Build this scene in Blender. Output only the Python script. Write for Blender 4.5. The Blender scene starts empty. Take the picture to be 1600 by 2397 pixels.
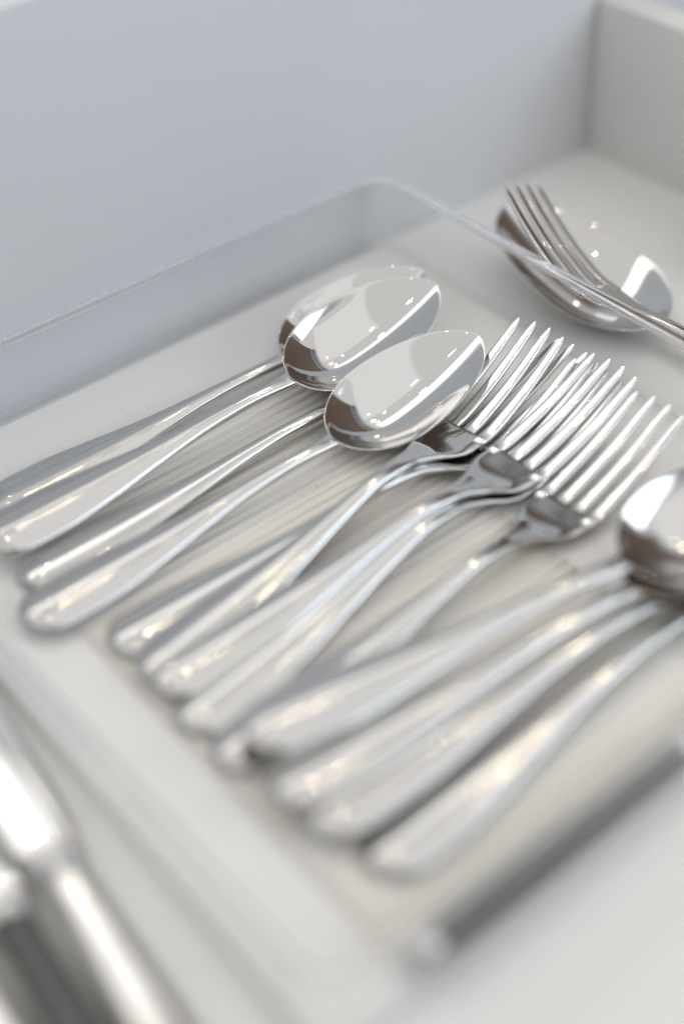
import bpy, math, random
from mathutils import Matrix, Vector, Euler
SC = bpy.context.scene
COL = SC.collection
R = math.radians
random.seed(7)

# ------------------------------------------------------------------ camera
cam_data = bpy.data.cameras.new('camera')
cam = bpy.data.objects.new('camera', cam_data)
COL.objects.link(cam)
M3 = Matrix(((0.77522, 0.44525, -0.44809), (-0.63034, 0.49895, -0.59474), (-0.04123, 0.74351, 0.66746)))
cam.matrix_world = Matrix.Translation((0, 0, 0.33)) @ M3.to_4x4()
cam_data.sensor_fit = 'VERTICAL'
cam_data.sensor_height = 36.0
cam_data.sensor_width = 24.0
cam_data.lens = 50.06
cam_data.clip_start = 0.01
cam_data.clip_end = 50
cam_data.dof.use_dof = True
cam_data.dof.focus_distance = 0.527
cam_data.dof.aperture_fstop = 1.8
cam_data.dof.aperture_blades = 9
SC.camera = cam

# ------------------------------------------------------------------ world and lamps
world = bpy.data.worlds.new('World')
SC.world = world
world.use_nodes = True
world.node_tree.nodes['Background'].inputs[0].default_value = (0.88, 0.91, 0.95, 1)
world.node_tree.nodes['Background'].inputs[1].default_value = 0.47

def area(name, loc, target, sx, sy, power, color):
    l = bpy.data.lights.new(name, 'AREA')
    l.shape = 'RECTANGLE'; l.size = sx; l.size_y = sy; l.energy = power; l.color = color
    o = bpy.data.objects.new(name, l); COL.objects.link(o)
    o.location = loc
    d = Vector(target) - Vector(loc)
    o.rotation_euler = d.to_track_quat('-Z', 'Y').to_euler()
    return o
area('ceiling_light', (0.3, 0.3, 1.95), (0.3, 0.3, 0), 5.6, 5.6, 38, (1.0, 0.955, 0.90))
area('panel_light', (0.85, -0.85, 1.92), (0.85, -0.85, 0), 1.6, 2.5, 2.5, (0.97, 0.98, 1.0))
area('panel_light', (0.2, 1.40, 1.92), (0.2, 1.40, 0), 2.4, 0.6, 5.0, (1.0, 0.985, 0.96))
area('window_light', (1.15, -1.28, 0.66), (0.25, 0.3, 0.0), 1.5, 0.95, 17.0, (0.74, 0.87, 1.0))
for i, (x, y) in enumerate([(-0.25, 0.35), (0.1, 0.15), (0.15, 0.75), (0.5, 0.4), (0.45, 1.05), (0.85, 0.7), (0.0, 1.15), (-0.5, 0.9), (0.9, 0.1), (0.93, 0.53)]):
    l = bpy.data.lights.new('ceiling_spot', 'POINT')
    l.energy = 0.9; l.color = (1.0, 0.82, 0.56); l.shadow_soft_size = 0.013
    if i == 9: l.energy = 3.0; l.shadow_soft_size = 0.03
    o = bpy.data.objects.new('ceiling_spot', l); COL.objects.link(o); o.location = (x * 1.35, y * 1.35, 1.90)

SC.view_settings.view_transform = 'Standard'
SC.view_settings.look = 'None'
SC.view_settings.exposure = 0.04
SC.view_settings.gamma = 1.0
SC.cycles.use_denoising = True
SC.cycles.sample_clamp_indirect = 6.0
SC.cycles.max_bounces = 14
SC.cycles.transmission_bounces = 12
SC.cycles.glossy_bounces = 12
SC.cycles.transparent_max_bounces = 24

# ------------------------------------------------------------------ materials
def mat(name):
    m = bpy.data.materials.new(name); m.use_nodes = True
    nt = m.node_tree
    return m, nt, nt.nodes['Principled BSDF']

def noise(nt, scale, detail=4, vec='Object', stretch=None):
    tc = nt.nodes.new('ShaderNodeTexCoord')
    n = nt.nodes.new('ShaderNodeTexNoise'); n.inputs['Scale'].default_value = scale; n.inputs['Detail'].default_value = detail
    if stretch:
        mp = nt.nodes.new('ShaderNodeMapping'); mp.inputs['Scale'].default_value = stretch
        nt.links.new(tc.outputs[vec], mp.inputs[0]); nt.links.new(mp.outputs[0], n.inputs[0])
    else:
        nt.links.new(tc.outputs[vec], n.inputs[0])
    return n

def ramp(nt, src, a, b, lo, hi):
    r = nt.nodes.new('ShaderNodeMapRange')
    r.inputs[1].default_value = a; r.inputs[2].default_value = b
    r.inputs[3].default_value = lo; r.inputs[4].default_value = hi
    nt.links.new(src, r.inputs[0]); return r.outputs[0]

def make_steel(name, rough, col):
    m, nt, p = mat(name)
    p.inputs['Base Color'].default_value = (*col, 1)
    p.inputs['Metallic'].default_value = 1
    n = noise(nt, 60, 5, stretch=(1, 8, 8))
    a = ramp(nt, n.outputs[0], 0.3, 0.7, rough * 0.7, rough * 1.3)
    sm = noise(nt, 55, 3)                                  # smudges left by fingers and water
    b = ramp(nt, sm.outputs[0], 0.56, 0.70, 0.0, 0.07)
    ad = nt.nodes.new('ShaderNodeMath'); ad.operation = 'ADD'
    nt.links.new(a, ad.inputs[0]); nt.links.new(b, ad.inputs[1]); nt.links.new(ad.outputs[0], p.inputs['Roughness'])
    return m
STEEL = make_steel('polished steel', 0.035, (0.66, 0.65, 0.635))
STEEL_H = make_steel('worn polished steel', 0.11, (0.62, 0.61, 0.595))

def make_paint(name, col, rough=0.45, var=0.02):
    m, nt, p = mat(name)
    p.inputs['Roughness'].default_value = rough
    n = noise(nt, 9, 6)
    mx = nt.nodes.new('ShaderNodeMix'); mx.data_type = 'RGBA'
    mx.inputs['A'].default_value = (*[c - var for c in col], 1); mx.inputs['B'].default_value = (*[c + var for c in col], 1)
    nt.links.new(n.outputs[0], mx.inputs['Factor']); nt.links.new(mx.outputs['Result'], p.inputs['Base Color'])
    n2 = noise(nt, 900, 2)
    b = nt.nodes.new('ShaderNodeBump'); b.inputs['Strength'].default_value = 0.05; b.inputs['Distance'].default_value = 0.0004
    nt.links.new(n2.outputs[0], b.inputs['Height']); nt.links.new(b.outputs[0], p.inputs['Normal'])
    return m
PANEL = make_paint('white lacquered panel', (0.74, 0.745, 0.765))
FLOOR = make_paint('white drawer liner board', (0.85, 0.84, 0.815), 0.4)
BROWN = make_paint('brown cabinet', (0.17, 0.115, 0.085), 0.5)
DARK = make_paint('dark cabinet', (0.045, 0.04, 0.036), 0.5, 0.008)
TRIM = make_paint('grey trim', (0.42, 0.45, 0.47), 0.5)

def make_acrylic(name, tint):
    """thin clear sheet: lets light straight through and mirrors by Fresnel on both faces"""
    m, nt, p = mat(name)
    out = nt.nodes['Material Output']
    nt.nodes.remove(p)
    geo = nt.nodes.new('ShaderNodeNewGeometry')
    ior = nt.nodes.new('ShaderNodeMapRange')
    ior.inputs[3].default_value = 1.2; ior.inputs[4].default_value = 1 / 1.2
    nt.links.new(geo.outputs['Backfacing'], ior.inputs[0])
    fr = nt.nodes.new('ShaderNodeFresnel'); nt.links.new(ior.outputs[0], fr.inputs['IOR'])
    tr = nt.nodes.new('ShaderNodeBsdfTransparent'); tr.inputs[0].default_value = (*tint, 1)
    gl = nt.nodes.new('ShaderNodeBsdfGlossy'); gl.inputs['Roughness'].default_value = 0.03
    mx = nt.nodes.new('ShaderNodeMixShader')
    nt.links.new(fr.outputs[0], mx.inputs[0]); nt.links.new(tr.outputs[0], mx.inputs[1]); nt.links.new(gl.outputs[0], mx.inputs[2])
    nt.links.new(mx.outputs[0], out.inputs['Surface'])
    return m
ACRYLIC = make_acrylic('clear acrylic', (0.992, 0.992, 0.993))

def make_glass(name):
    m, nt, p = mat(name)
    p.inputs['Base Color'].default_value = (0.99, 0.99, 0.995, 1)
    p.inputs['Transmission Weight'].default_value = 1
    p.inputs['Roughness'].default_value = 0.02
    p.inputs['IOR'].default_value = 1.33
    return m
EDGE = make_glass('thick acrylic edge')
_nt = EDGE.node_tree
_tr = _nt.nodes.new('ShaderNodeBsdfTransparent'); _mx = _nt.nodes.new('ShaderNodeMixShader'); _mx.inputs[0].default_value = 0.85
_nt.links.new(_tr.outputs[0], _mx.inputs[1]); _nt.links.new(_nt.nodes['Principled BSDF'].outputs[0], _mx.inputs[2])
_nt.links.new(_mx.outputs[0], _nt.nodes['Material Output'].inputs['Surface'])

def make_black():
    m, nt, p = mat('black handle plastic')
    p.inputs['Base Color'].default_value = (0.020, 0.019, 0.017, 1)
    n = noise(nt, 300, 3)
    nt.links.new(ramp(nt, n.outputs[0], 0.3, 0.7, 0.28, 0.4), p.inputs['Roughness'])
    p.inputs['Specular IOR Level'].default_value = 0.15
    return m
GLOSSY_BLACK = make_black()
def make_plain_dark():
    m, nt, p = mat('dark grey handle plastic')
    p.inputs['Base Color'].default_value = (0.075, 0.073, 0.070, 1)  # dark reflections of a polished handle, put into its base colour
    n = noise(nt, 300, 3)
    nt.links.new(ramp(nt, n.outputs[0], 0.3, 0.7, 0.22, 0.34), p.inputs['Roughness'])
    return m

def make_rib():
    m, nt, p = mat('frosted acrylic ridge')
    p.inputs['Base Color'].default_value = (0.87, 0.835, 0.775, 1)
    p.inputs['Roughness'].default_value = 0.25
    return m
RIB = make_rib()

# ------------------------------------------------------------------ object helpers
def thing(name, label, cat, loc=(0, 0, 0), rot=(0, 0, 0), group=None):
    o = bpy.data.objects.new(name, None); COL.objects.link(o)
    o.empty_display_size = 0.01
    o.location = loc; o.rotation_euler = rot
    o['label'] = label; o['category'] = cat
    if group: o['group'] = group
    return o

def mesh_obj(name, verts, faces, m, parent=None, normals=None, smooth=True, mesh=None):
    if mesh is None:
        mesh = bpy.data.meshes.new(name)
        mesh.from_pydata(verts, [], faces)
        mesh.materials.append(m)
        if smooth:
            mesh.polygons.foreach_set('use_smooth', [True] * len(mesh.polygons))
        mesh.update()
        if normals is not None:
            mesh.normals_split_custom_set_from_vertices(normals)
    o = bpy.data.objects.new(name, mesh); COL.objects.link(o)
    if parent: o.parent = parent
    return o

def box(x0, x1, y0, y1, z0, z1, bev=0.0):
    """a box with bevelled edges"""
    import bmesh
    bm = bmesh.new()
    bmesh.ops.create_cube(bm, size=1)
    for v in bm.verts:
        v.co = Vector((x0 + (v.co.x + .5) * (x1 - x0), y0 + (v.co.y + .5) * (y1 - y0), z0 + (v.co.z + .5) * (z1 - z0)))
    if bev:
        bmesh.ops.bevel(bm, geom=bm.edges[:], offset=bev, segments=3, profile=0.5, affect='EDGES')
    vs = [v.co[:] for v in bm.verts]; fs = [[v.index for v in f.verts] for f in bm.faces]
    bm.verts.index_update()
    fs = [[v.index for v in f.verts] for f in bm.faces]
    bm.free()
    return vs, fs

def boxo(name, b, m, parent=None, bev=0.0):
    vs, fs = box(*b, bev)
    o = mesh_obj(name, vs, fs, m, parent, smooth=bev > 0)
    return o

# --- lofting of cutlery -------------------------------------------------------
def pchip(pts):
    xs = [p[0] for p in pts]; ys = [p[1] for p in pts]; n = len(xs)
    h = [xs[i + 1] - xs[i] for i in range(n - 1)]; d = [(ys[i + 1] - ys[i]) / h[i] for i in range(n - 1)]
    m = [d[0]] + [0 if d[i - 1] * d[i] <= 0 else 2 * d[i - 1] * d[i] / (d[i - 1] + d[i]) for i in range(1, n - 1)] + [d[-1]]
    def f(x):
        if x <= xs[0]: return ys[0]
        if x >= xs[-1]: return ys[-1]
        i = 0
        while x > xs[i + 1]: i += 1
        t = (x - xs[i]) / h[i]
        return ((1 + 2 * t) * (1 - t) ** 2 * ys[i] + t * (1 - t) ** 2 * h[i] * m[i] + t * t * (3 - 2 * t) * ys[i + 1] + t * t * (t - 1) * h[i] * m[i + 1])
    return f

def stations(a, b, n, ca=True, cb=True):
    out = []
    for i in range(n + 1):
        t = i / n
        if ca and cb: t = (1 - math.cos(math.pi * t)) / 2
        elif ca: t = 1 - math.cos(math.pi * t / 2)
        elif cb: t = math.sin(math.pi * t / 2)
        out.append(a + (b - a) * t)
    return out

def loft(ss, half, zc, shape, thick, nu=17, pw=6, yc=None):
    """rings of points along x: each ring is a lens shaped cross section"""
    us = [math.sin(math.pi / 2 * (-1 + 2 * i / (nu - 1))) for i in range(nu)]
    verts, faces, ring = [], [], 2 * nu - 2
    for s in ss:
        w, z, t = max(half(s), 0.00012), zc(s), thick(s)
        y0 = yc(s) if yc else 0.0
        for u in us:
            e = max(0.0, 1 - abs(u) ** pw) ** 0.5
            verts.append((s, y0 + u * w, z + shape(s, u) + t / 2 * e))
        for u in us[-2:0:-1]:
            e = max(0.0, 1 - abs(u) ** pw) ** 0.5
            verts.append((s, y0 + u * w, z + shape(s, u) - t / 2 * e))
    n = len(ss)
    for i in range(n - 1):
        for j in range(ring):
            k = (j + 1) % ring
            faces.append((i * ring + j, (i + 1) * ring + j, (i + 1) * ring + k, i * ring + k))
    faces.append(tuple(range(ring)))
    faces.append(tuple((n - 1) * ring + j for j in range(ring - 1, -1, -1)))
    return verts, faces, ring, n

def split_loft(L, cut):
    """split a loft at ring index cut into two vertex/face sets that keep the whole's normals"""
    verts, faces, ring, n = L
    me = bpy.data.meshes.new('tmp'); me.from_pydata(verts, [], faces)
    me.polygons.foreach_set('use_smooth', [True] * len(me.polygons)); me.update()
    nor = [v.vector[:] for v in me.vertex_normals]
    bpy.data.meshes.remove(me)
    out = []
    for lo, hi in ((0, cut), (cut, n - 1)):
        a, b = lo * ring, (hi + 1) * ring
        fs = [tuple(v - a for v in f) for f in faces if all(a <= v < b for v in f)]
        out.append((verts[a:b], fs, nor[a:b]))
    return out

LEN = 0.207
HANDLE_W = [(0, 0.0098), (0.012, 0.0111), (0.024, 0.0113), (0.045, 0.0094), (0.07, 0.0060), (0.095, 0.0038), (0.115, 0.0031), (0.125, 0.0033), (0.21, 0.0033)]
HW = pchip(HANDLE_W)
def handle_half(s):
    r = 0.0098
    e = math.sqrt(max(0.0, 1 - ((r - s) / r) ** 2)) if s < r else 1.0
    return HW(s) * e
HZ = pchip([(0, 0.0026), (0.015, 0.0022), (0.04, 0.0028), (0.07, 0.0042), (0.095, 0.0060), (0.112, 0.0066), (0.130, 0.0070), (0.142, 0.0084), (0.152, 0.0100), (0.175, 0.0144), (0.207, 0.0200)])

# spoon
B0, PC, BW, BD = 0.134, 0.40, 0.0212, 0.0110
SLEN = LEN
def bowl_p(s): return (s - B0) / (SLEN - B0)
def bowl_half(s):
    p = bowl_p(s)
    if p <= 0 or p >= 1: return 0.0
    if p < PC: return BW * max(0, 1 - ((PC - p) / PC) ** 2.05) ** 0.56
    return BW * max(0, 1 - ((p - PC) / (1 - PC)) ** 2.0) ** 0.54
def spoon_half(s):
    if s >= SLEN - 1e-9: return 0.0001
    hb, hh = bowl_half(s), handle_half(s) if s < 0.142 else 0.0033 * max(0, 1 - (s - 0.142) / 0.02)
    return (hb ** 4 + hh ** 4) ** 0.25
def bowl_depth(s):
    p = bowl_p(s)
    if p <= 0 or p >= 1: return 0.0
    q = (PC - p) / PC if p < PC else (p - PC) / (1 - PC)
    return BD * max(0, 1 - q * q)
def blend(s, a=0.124, b=0.140): 
    t = min(1, max(0, (s - a) / (b - a))); return t * t * (3 - 2 * t)
def spoon_shape(s, u):
    k = blend(s)
    crown = 0.40 * handle_half(s) * (1.10 - math.sqrt(u * u * 1.07 + 0.14))
    return (crown - 0.12 * u * handle_half(s)) * (1 - k) - bowl_depth(s) * (1 - u * u)
def spoon_thick(s):
    if s < 0.009: return 0.0018 * math.sqrt(max(0.04, 1 - ((0.009 - s) / 0.009) ** 4))
    return pchip([(0.009, 0.0018), (0.06, 0.0024), (0.112, 0.0038), (0.122, 0.0032), (0.14, 0.0014), (0.207, 0.0013)])(s)
ss = stations(0, 0.03, 14, True, False) + stations(0.03, 0.131, 30, False, False)[1:] + stations(0.131, LEN, 50, True, True)[1:]
SPOON = loft(ss, spoon_half, HZ, spoon_shape, spoon_thick, nu=25)
sp_handle, sp_bowl = split_loft(SPOON, 14 + 30)
SLEN, BW, BD = 0.176, 0.0130, 0.0044                           # a smaller spoon with the same handle
st_ = stations(0, 0.03, 14, True, False) + stations(0.03, 0.131, 30, False, False)[1:] + stations(0.131, SLEN, 36, True, True)[1:]
HZS = pchip([(0, 0.0026), (0.015, 0.0022), (0.04, 0.0028), (0.07, 0.0042), (0.095, 0.0060), (0.112, 0.0068), (0.130, 0.0070), (0.15, 0.0060), (0.178, 0.0064)])
small_handle, small_bowl = split_loft(loft(st_, spoon_half, HZS, spoon_shape, spoon_thick, nu=21), 14 + 30)

# fork
FLEN = 0.2085
ROOT = 0.1585
FZ = pchip([(0, 0.0026), (0.015, 0.0022), (0.04, 0.0028), (0.07, 0.0045), (0.095, 0.0068), (0.112, 0.0082), (0.125, 0.0080), (0.138, 0.0060), (0.149, 0.0042), (0.16, 0.0042), (0.176, 0.0080), (0.192, 0.0145), (0.2085, 0.0230)])
FW = pchip([(0.115, 0.0033), (0.129, 0.0037), (0.137, 0.0062), (0.1445, 0.0104), (0.150, 0.0122), (0.16, 0.0126)])
def fork_half(s): return handle_half(s) if s < 0.115 else FW(s)
def fork_shape(s, u):
    k = blend(s, 0.112, 0.136)
    crown = 0.40 * handle_half(s) * (1.10 - math.sqrt(u * u * 1.07 + 0.14))
    return crown * (1 - k) - 0.0008 * k * (1 - u * u)
def fork_thick(s):
    if s < 0.009: return spoon_thick(s)
    return pchip([(0.009, 0.0018), (0.06, 0.0024), (0.115, 0.0040), (0.13, 0.0034), (0.15, 0.0022), (0.21, 0.0020)])(s)
fs_ = stations(0, 0.03, 14, True, False) + stations(0.03, 0.122, 28, False, False)[1:] + stations(0.122, ROOT, 24, False, False)[1:]
FORK = loft(fs_, fork_half, FZ, fork_shape, fork_thick, nu=21)
fk_handle, fk_head = split_loft(FORK, 14 + 28)
def tine(k):
    y = (k - 1.5) * 0.00705
    a = ROOT - 0.004
    ln = FLEN - (0.0012 if k in (0, 3) else 0)
    half = pchip([(a, 0.0025), (0.165, 0.0025), (0.19, 0.0021), (ln - 0.004, 0.0015), (ln - 0.0012, 0.0009), (ln, 0.0003)])
    yc = lambda s: y * (1 - 0.03 * max(0, (s - ROOT) / 0.05))
    th = pchip([(a, 0.0020), (0.17, 0.0022), (0.195, 0.0019), (ln - 0.003, 0.0014), (ln, 0.0005)])
    dz = -0.0008 * (1 - (y / 0.0126) ** 2)
    st = stations(a, ln, 26, False, True)
    return loft(st, half, lambda s: FZ(s) + dz * max(0, 1 - (s - ROOT) / 0.05 if s > ROOT else 1), lambda s, u: 0.0, th, nu=11, pw=7, yc=yc)
TINES = [tine(k) for k in range(4)]

# table knife: handle with a rounded end, bolster ring, long blade; lies on its side
KHL, KL = 0.092, 0.225
KH = pchip([(0, 0.0070), (0.012, 0.0080), (0.03, 0.0080), (0.06, 0.0070), (0.085, 0.0062), (0.094, 0.0060)])
def knife_half(s):
    r = 0.009
    return KH(s) * (math.sqrt(max(0.0, 1 - ((r - s) / r) ** 2)) if s < r else 1)
def knife_thick(s):
    return 0.0105 * math.sqrt(max(0.03, 1 - ((0.006 - s) / 0.006) ** 2)) if s < 0.006 else pchip([(0, 0.0105), (0.05, 0.0095), (0.094, 0.0080)])(s)
kn_h = loft(stations(0, KHL, 34, True, False), knife_half, lambda s: 0.0062, lambda s, u: 0.0, knife_thick, nu=15, pw=2.6)
kn_c = loft(stations(KHL - 0.001, KHL + 0.007, 8, False, False), pchip([(0.09, 0.0066), (0.095, 0.0078), (0.1, 0.0060)]), lambda s: 0.0062, lambda s, u: 0.0, pchip([(0.09, 0.0082), (0.095, 0.0094), (0.1, 0.0040)]), nu=15, pw=2.6)
KB = pchip([(0.097, 0.0066), (0.105, 0.0090), (0.15, 0.0102), (0.19, 0.0106), (0.212, 0.0088), (0.2225, 0.0040), (KL, 0.0003)])
kn_b = loft(stations(KHL + 0.004, KL, 30, False, True), KB, lambda s: 0.0062, lambda s, u: 0.0, lambda s: 0.0021, nu=13, pw=1.3)

kn_e = loft(stations(-0.0006, 0.009, 12, True, False), lambda s: knife_half(s + 0.0006) + 0.0005, lambda s: 0.0062, lambda s, u: 0.0, lambda s: knife_thick(s + 0.0006) + 0.0008, nu=15, pw=2.6)
def make_dark_knife(label, loc, rot, group): return make_knife(label, loc, rot, group, True)
def make_spoon(label, loc, rot, group):
    t = thing('spoon', label, 'spoon', loc, rot, group)
    mesh_obj('handle', sp_handle[0], sp_handle[1], STEEL_H, t, sp_handle[2])
    mesh_obj('bowl', sp_bowl[0], sp_bowl[1], STEEL, t, sp_bowl[2])
    return t
def make_small_spoon(label, loc, rot, group):
    t = thing('spoon', label, 'spoon', loc, rot, group)
    mesh_obj('handle', small_handle[0], small_handle[1], STEEL_H, t, small_handle[2])
    mesh_obj('bowl', small_bowl[0], small_bowl[1], STEEL, t, small_bowl[2])
    return t
def make_fork(label, loc, rot, group):
    t = thing('fork', label, 'fork', loc, rot, group)
    mesh_obj('handle', fk_handle[0], fk_handle[1], STEEL_H, t, fk_handle[2])
    mesh_obj('head', fk_head[0], fk_head[1], STEEL, t, fk_head[2])
    for L in TINES:
        mesh_obj('tine', L[0], L[1], STEEL, t)
    return t
def make_knife(label, loc, rot, group, dark=False):
    t = thing('table_knife', label, 'knife', loc, rot, group)
    mesh_obj('handle', kn_h[0], kn_h[1], GLOSSY_BLACK if dark else STEEL_H, t)
    if dark: mesh_obj('end_cap', kn_e[0], kn_e[1], STEEL_H, t)
    mesh_obj('bolster', kn_c[0], kn_c[1], STEEL, t)
    mesh_obj('blade', kn_b[0], kn_b[1], STEEL, t)
    return t
def copy_thing(o, label, loc, rot, group):
    c = o.copy(); COL.objects.link(c)
    c.location = loc; c.rotation_euler = rot; c['label'] = label; c['group'] = group
    for ch in [x for x in bpy.data.objects if x.parent == o]:
        d = ch.copy(); COL.objects.link(d); d.parent = c
    return c
PROTO = {}
def place(kind, label, end, yaw, z=0.0, roll=0.0, pitch=0.0, group='', scale=0.975):
    """put the handle end at (x, y); yaw, roll about the long axis and pitch in degrees"""
    rot = Euler((R(roll), R(-pitch), R(yaw)), 'XYZ')
    loc = (end[0], end[1], z)
    if kind in PROTO:
        c = copy_thing(PROTO[kind], label, loc, rot, group); c.scale = (scale,) * 3; return c
    PROTO[kind] = {'spoon': make_spoon, 'small_spoon': make_small_spoon, 'fork': make_fork, 'knife': make_knife, 'dark_knife': make_dark_knife}[kind](label, loc, rot, group)
    PROTO[kind].scale = (scale,) * 3
    return PROTO[kind]

# ------------------------------------------------------------------ the drawer
FZ0 = -0.0035                                    # top of the drawer's bottom board
WY, WX = 0.4235, 0.478                           # inner faces of the tall front and of the side
dr = thing('kitchen_drawer', 'open white kitchen drawer holding the clear cutlery tray', 'drawer', (0.1, 0.1, FZ0))
def dpart(name, b, m, bev=0.0):
    x0, x1, y0, y1, z0, z1 = b
    return boxo(name, (x0 - 0.1, x1 - 0.1, y0 - 0.1, y1 - 0.1, z0 - FZ0, z1 - FZ0), m, dr, bev)
dpart('bottom_board', (-0.25, WX + 0.002, -0.30, WY + 0.002, FZ0 - 0.012, FZ0), FLOOR)
dpart('front_panel', (-0.27, WX + 0.5, WY, WY + 0.02, FZ0 - 0.02, 0.149), PANEL, 0.0012)
SIDE = make_paint('warm white side board', (0.80, 0.785, 0.76))
dpart('side_panel', (WX, WX + 0.016, -0.30, WY - 0.0005, FZ0 - 0.02, 0.0705), SIDE, 0.0012)
dpart('side_panel', (-0.266, -0.25, -0.30, WY - 0.0005, FZ0 - 0.02, 0.0705), PANEL, 0.0012)
dpart('back_panel', (-0.2495, WX - 0.0005, -0.316, -0.30, FZ0 - 0.02, 0.0705), PANEL, 0.0012)

# ------------------------------------------------------------------ the clear tray
TX0, TX1, TY0, TY1, TZ = 0.0905, 0.3465, 0.139, 0.4198, 0.033
def rrect(x0, x1, y0, y1, r, n=8):
    pts = []
    for cx, cy, a in ((x1 - r, y1 - r, 0), (x0 + r, y1 - r, 90), (x0 + r, y0 + r, 180), (x1 - r, y0 + r, 270)):
        for i in range(n + 1):
            t = R(a + 90 * i / n); pts.append((cx + r * math.cos(t), cy + r * math.sin(t)))
    return pts
def ring_sweep(profile, base_r=0.013):
    """profile: closed list of (offset outwards, z) swept round the tray outline"""
    verts, faces = [], []
    m = None
    for off, z in profile:
        ps = rrect(TX0 - off, TX1 + off, TY0 - off, TY1 + off, base_r + off); m = len(ps)
        verts += [(p[0], p[1], z) for p in ps]
    k = len(profile)
    for i in range(k):
        j = (i + 1) % k
        for a in range(m):
            b = (a + 1) % m
            faces.append((i * m + a, i * m + b, j * m + b, j * m + a))
    return verts, faces
tray = thing('cutlery_tray', 'clear acrylic cutlery tray with ridged floor full of spoons and forks', 'tray', (0, 0, 0))
v, f = ring_sweep([(-0.0022, 0.0008), (-0.0022, TZ - 0.002), (0.0, TZ - 0.002), (0.0, 0.0008)])
mesh_obj('wall', v, f, ACRYLIC, tray, smooth=False)
prof = []
for i in range(14):
    a = 2 * math.pi * i / 14
    prof.append((0.0006 + 0.0029 * (abs(math.cos(a)) ** 0.7) * (1 if math.cos(a) > 0 else -1), TZ - 0.0006 + 0.0012 * math.sin(a)))
v, f = ring_sweep(prof[::-1])
mesh_obj('rim', v, f, EDGE, tray)
v, f = ring_sweep([(0.0001, 0.0), (0.0001, 0.0045), (0.0009, 0.0040), (0.0016, 0.0028), (0.0018, 0.0012), (0.0014, 0.0)])
mesh_obj('foot', v, f, ACRYLIC, tray)  # bead added round the base to give a light strip
boxo('floor_panel', (TX0 + 0.0024, TX1 - 0.0024, TY0 + 0.0024, TY1 - 0.0024, -0.0024, -0.0004), FLOOR, tray)
# ridges of the tray floor
RL = 0.140
rv, rf, _, _ = loft(stations(0, RL, 6), lambda s: 0.00145, lambda s: 0.0, lambda s, u: 0.0, lambda s: 0.0026, nu=9, pw=6)
rmesh = None
y = TY0 + 0.014
while y < TY1 - 0.05:
    o = mesh_obj('rib', rv, rf, RIB, tray, mesh=rmesh)
    rmesh = o.data
    o.location = (0.122, y, -0.0007)
    y += 0.0043

# ------------------------------------------------------------------ cutlery in the tray
GS, GF, GR, GK = 'spoons in the back half of the tray', 'forks in the middle of the tray', 'spoons at the near side of the tray', 'table knives around the tray'
place('spoon', 'sharp large spoon nearest the forks, its bowl overlapping the stacked spoons', (0.1085, 0.3166), 0.9, 0.0030, 9, 0, GS, 0.958)
place('small_spoon', 'lowest spoon of the stack, only its curved neck and handle show', (0.1185, 0.3368), -0.4, -0.0006, 0, 0, GS, 1.0)
place('spoon', 'spoon farthest back by the tray wall, bowl half hidden under another bowl', (0.1300, 0.3755), -1.2, 0.0005, 12, 0, GS, 0.94)
place('spoon', 'top spoon of the nested stack, its mirror bowl showing the ceiling lamps', (0.1160, 0.3535), 0.3, 0.0068, 14, 0, GS, 0.962)
place('fork', 'fork lying lowest beside the spoons, tines crossing under another fork', (0.1252, 0.2905), -1.4, 0.0, 0, 0, GF)
place('fork', 'upper fork beside the spoons, crossing over the fork beneath it', (0.1250, 0.2713), 8.8, 0.003, 0, 0, GF)
place('fork', 'middle fork mostly covered by the fork lying on top of it', (0.1236, 0.2496), 6.6, 0.0, 0, 0, GF)
place('fork', 'middle fork on top of its pair, four bright white tines', (0.1251, 0.2648), 0.8, 0.003, 0, 0, GF)
place('fork', 'fork nearest the right hand spoons, lying alone on the tray floor', (0.1240, 0.2311), 3.8, 0.0, 0, 0, GF)
place('spoon', 'near spoon on top of its stack with a golden streak on the handle', (0.1297, 0.2242), -10.4, 0.014, 10, 0, GR)
place('spoon', 'near spoon second from the top, handle right below the golden streak', (0.1261, 0.2059), -5.2, 0.008, 0, 0, GR)
place('spoon', 'blurred near spoon with a small dark spot at its handle end', (0.1287, 0.1943), -2.5, 0.004, 0, 0, GR)
place('spoon', 'pale blurred spoon handle lying lowest at the near edge of the stack', (0.1345, 0.1758), 2.0, 0.0, 0, 0, GR)
# knives outside the tray
o = place('dark_knife', 'table knife with a black handle lying along the near wall of the tray', (0.1215, 0.1470), 0.0, 0.0, 0, 0, GK, 1.13)
o.scale = (1.13, 0.68, 0.95)
place('knife', 'table knife with a bright blade beside the short side of the tray', (0.0615, 0.138), 84.5, FZ0, 5, 2, GK)
o = place('dark_knife', 'table knife at the lower left, dark reflections put into its handle colour, next to the bright blade', (0.0455, 0.136), 85.5, FZ0, 5, 0, GK)
for ch in [x for x in bpy.data.objects if x.parent == o and x.name.startswith('handle')]:
    ch.data = ch.data.copy(); ch.data.materials[0] = make_plain_dark()
place('knife', 'steel table knife in the lower left corner, outermost of all', (0.0295, 0.134), 86.0, FZ0, 5, 0, GK)
# spoon and fork beyond the tray
GB = 'cutlery on the drawer floor beyond the tray'
o = place('spoon', 'large serving spoon lying on the drawer floor under the fork beyond the tray', (0.381, 0.130), 90.0, FZ0 + 0.001, -3, 0, GB)
o.scale = (1.2, 1.2, 1.2)
place('fork', 'fork with dark tines raised over the serving spoon beyond the tray', (0.3605, 0.151), 91.0, 0.0025, 20, 6.5, GB, 1.0)
place('spoon', 'spoon at the right edge of the picture against the drawer side', (0.452, 0.137), 91.0, 0.004, 0, 4, GB)

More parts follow.
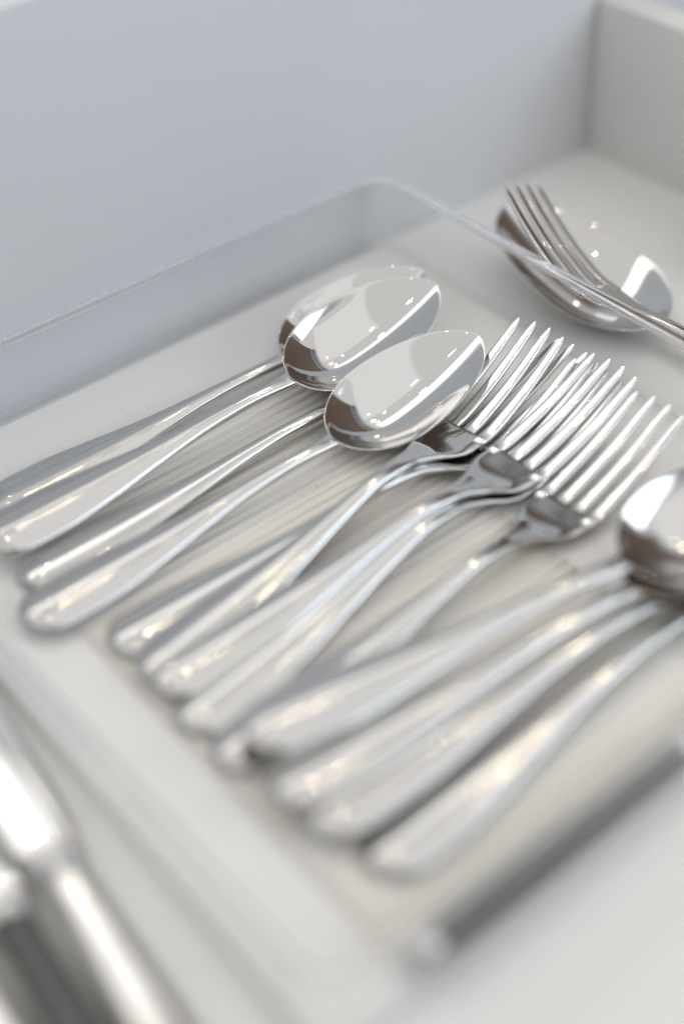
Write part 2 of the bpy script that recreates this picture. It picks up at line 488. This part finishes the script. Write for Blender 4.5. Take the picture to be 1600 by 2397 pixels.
# specks of dust on the tray floor and the drawer floor
dv, df = [], []
for i in range(90):
    if i < 60: x, y, z = random.uniform(0.10, 0.34), random.uniform(0.15, 0.41), -0.0002
    else: x, y, z = random.uniform(0.36, 0.47), random.uniform(0.2, 0.42), FZ0
    r = random.uniform(0.00012, 0.00038); a = random.random() * 6; b = len(dv)
    dv += [(x + r * math.cos(a + k * 1.7), y + r * math.sin(a + k * 1.7), z) for k in range(4)] + [(x, y, z + r)]
    df += [(b, b + 1, b + 4), (b + 1, b + 2, b + 4), (b + 2, b + 3, b + 4), (b + 3, b, b + 4)]
o = mesh_obj('dust_specks', dv, df, make_paint('dust', (0.20, 0.17, 0.14), 0.8), smooth=False)
o['kind'] = 'stuff'

# ------------------------------------------------------------------ what the steel mirrors beyond the drawer
def setting(name, b, m, bev=0.0):
    c = boxo(name, b, m, None, bev); c['kind'] = 'structure'
setting('kitchen_cabinet', (1.75, 2.0, -0.60, 3.0, -0.8, 1.50), BROWN)
setting('kitchen_cabinet', (-2.0, 2.0, -1.5, -1.3, -0.8, 0.5), DARK)
setting('cornice', (1.71, 2.0, -0.60, 3.0, 1.503, 1.66), TRIM, 0.01)
setting('cornice', (1.63, 2.0, -0.60, 3.0, 1.663, 1.84), TRIM, 0.01)

# ------------------------------------------------------------------ the photographer, mirrored in the steel
def make_plain(name, col, rough):
    return make_paint(name, col, rough, 0.01)
SKIN = make_plain('skin', (0.46, 0.27, 0.19), 0.5)
CLOTH = make_plain('dark cloth', (0.035, 0.036, 0.042), 0.8)
BLACK = make_plain('black camera plastic', (0.02, 0.02, 0.022), 0.35)
HAIR = make_plain('dark hair', (0.03, 0.022, 0.018), 0.6)
FWD = Vector((0.44809, 0.59474, -0.66746)); UP = Vector((0.44525, 0.49895, 0.74351)); RT = Vector((0.77522, -0.63034, -0.04123))
EYE = Vector((0, 0, 0.33))
def at(r, u, b): return EYE + RT * r + UP * u - FWD * b       # right, up and behind the lens
def skinned(name, chains, m, parent, levels=1):
    """connected edge chains with a radius per joint, grown into one surface"""
    verts, edges, rad = [], [], []
    def vid(p):
        for i, q in enumerate(verts):
            if (q - p).length < 1e-5: return i
        return -1
    for ch in chains:
        prev = None
        for p, r in ch:
            i = vid(p)
            if i < 0:
                verts.append(p); rad.append(r); i = len(verts) - 1
            if prev is not None: edges.append((prev, i))
            prev = i
    me = bpy.data.meshes.new(name); me.from_pydata([v[:] for v in verts], edges, [])
    me.materials.append(m)
    o = bpy.data.objects.new(name, me); COL.objects.link(o)
    md = o.modifiers.new('skin', 'SKIN'); md.use_smooth_shade = True
    sub = o.modifiers.new('subdivision', 'SUBSURF'); sub.levels = levels; sub.render_levels = levels
    if not me.skin_vertices:
        me.attributes  # layer is created by the modifier's first use
    lay = me.skin_vertices[0] if me.skin_vertices else None
    if lay is None:
        import bmesh
        bm = bmesh.new(); bm.from_mesh(me); bm.verts.layers.skin.verify(); bm.to_mesh(me); bm.free(); lay = me.skin_vertices[0]
    for i, r in enumerate(rad): lay.data[i].radius = (r, r); lay.data[i].use_root = (i == 0)
    if parent: o.parent = parent
    return o
Z = Vector((0, 0, 1))
pel, chest, nek = Vector((-0.40, -0.52, 0.06)), Vector((-0.30, -0.39, 0.48)), Vector((-0.25, -0.325, 0.66))
head = Vector((-0.20, -0.26, 0.77)); crown = head + Vector((-0.03, -0.04, 0.09))
side = Vector((0.79, -0.61, 0))
body = [[(pel, 0.13), ((pel + chest) / 2, 0.125), (chest, 0.13), (nek, 0.06), (head - Z * 0.03, 0.065), (head + Z * 0.03, 0.082), (crown, 0.06)]]
jack = [[(pel, 0.155), ((pel + chest) / 2, 0.155), (chest, 0.16), (nek - Vector((0.03, 0.04, 0.03)), 0.085)]]
for sg in (-1, 1):
    hip, knee, foot = pel + side * 0.10 * sg - Z * 0.05, pel + side * 0.12 * sg + Vector((0.02, 0.03, -0.45)), pel + side * 0.12 * sg + Vector((-0.02, -0.03, -0.84))
    toe = foot + Vector((0.12, 0.15, -0.02))
    body.append([(pel, 0.13), (hip, 0.085), (knee, 0.055), (foot, 0.038), (toe, 0.03)])
    jack.append([(pel, 0.155), (hip, 0.10), (knee, 0.072), (foot + Z * 0.06, 0.06)])
    sh = chest + side * 0.18 * sg + Vector((0.03, 0.04, 0.04)); el = at(0.20 * sg, -0.22, 0.20); wr = at(0.085 * sg, -0.075, 0.10); pa = at(0.058 * sg, -0.035, 0.075)
    body.append([(chest, 0.13), (sh, 0.06), (el, 0.042), (wr, 0.026), (pa, 0.026)])
    for k in range(4):
        f0 = at(0.05 * sg, -0.035 + 0.018 * k, 0.058); f1 = at(0.052 * sg, -0.03 + 0.018 * k, 0.03); f2 = at(0.038 * sg, -0.028 + 0.018 * k, 0.018)
        body.append([(pa, 0.026), (f0, 0.010), (f1, 0.009), (f2, 0.008)])
    body.append([(pa, 0.026), (at(0.045 * sg, -0.055, 0.085), 0.011), (at(0.03 * sg, -0.05, 0.10), 0.009)])
    jack.append([(chest, 0.16), (sh, 0.085), (el, 0.062), (wr + (el - wr) * 0.15, 0.045)])
pe = thing('person', 'person in dark clothes holding a black camera over the drawer', 'person', (0, 0, 0))
skinned('body', body, SKIN, pe)
skinned('jacket', jack, CLOTH, pe)
skinned('hair', [[(head + Vector((-0.05, -0.06, 0.0)), 0.07), (head + Vector((-0.05, -0.065, 0.05)), 0.085), (crown + Vector((-0.01, -0.01, 0.015)), 0.07)]], HAIR, pe)
ca = thing('camera_body', 'black camera held by the person over the drawer', 'camera', EYE[:])
def lens_ring(r0, r1, b0, b1, n=32):
    vs, fs = [], []
    for (r, b) in ((r0, b0), (r1, b0), (r1, b1), (r0, b1)):
        for i in range(n):
            a = 2 * math.pi * i / n
            vs.append((RT * r * math.cos(a) + UP * r * math.sin(a) - FWD * b)[:])
    for q in range(4):
        for i in range(n):
            fs.append((q * n + i, q * n + (i + 1) % n, ((q + 1) % 4) * n + (i + 1) % n, ((q + 1) % 4) * n + i))
    return vs, fs
v, f = lens_ring(0.024, 0.034, 0.004, 0.055); mesh_obj('lens_barrel', v, f, BLACK, ca)
v, f = lens_ring(0.0, 0.0235, 0.02, 0.024); mesh_obj('lens_glass', v, f, BLACK, ca)
vs, fs = box(-0.048, 0.048, -0.07, 0.07, 0.056, 0.10, 0.006)
mesh_obj('housing', [(RT * p[0] + UP * p[1] - FWD * p[2])[:] for p in vs], fs, BLACK, ca)
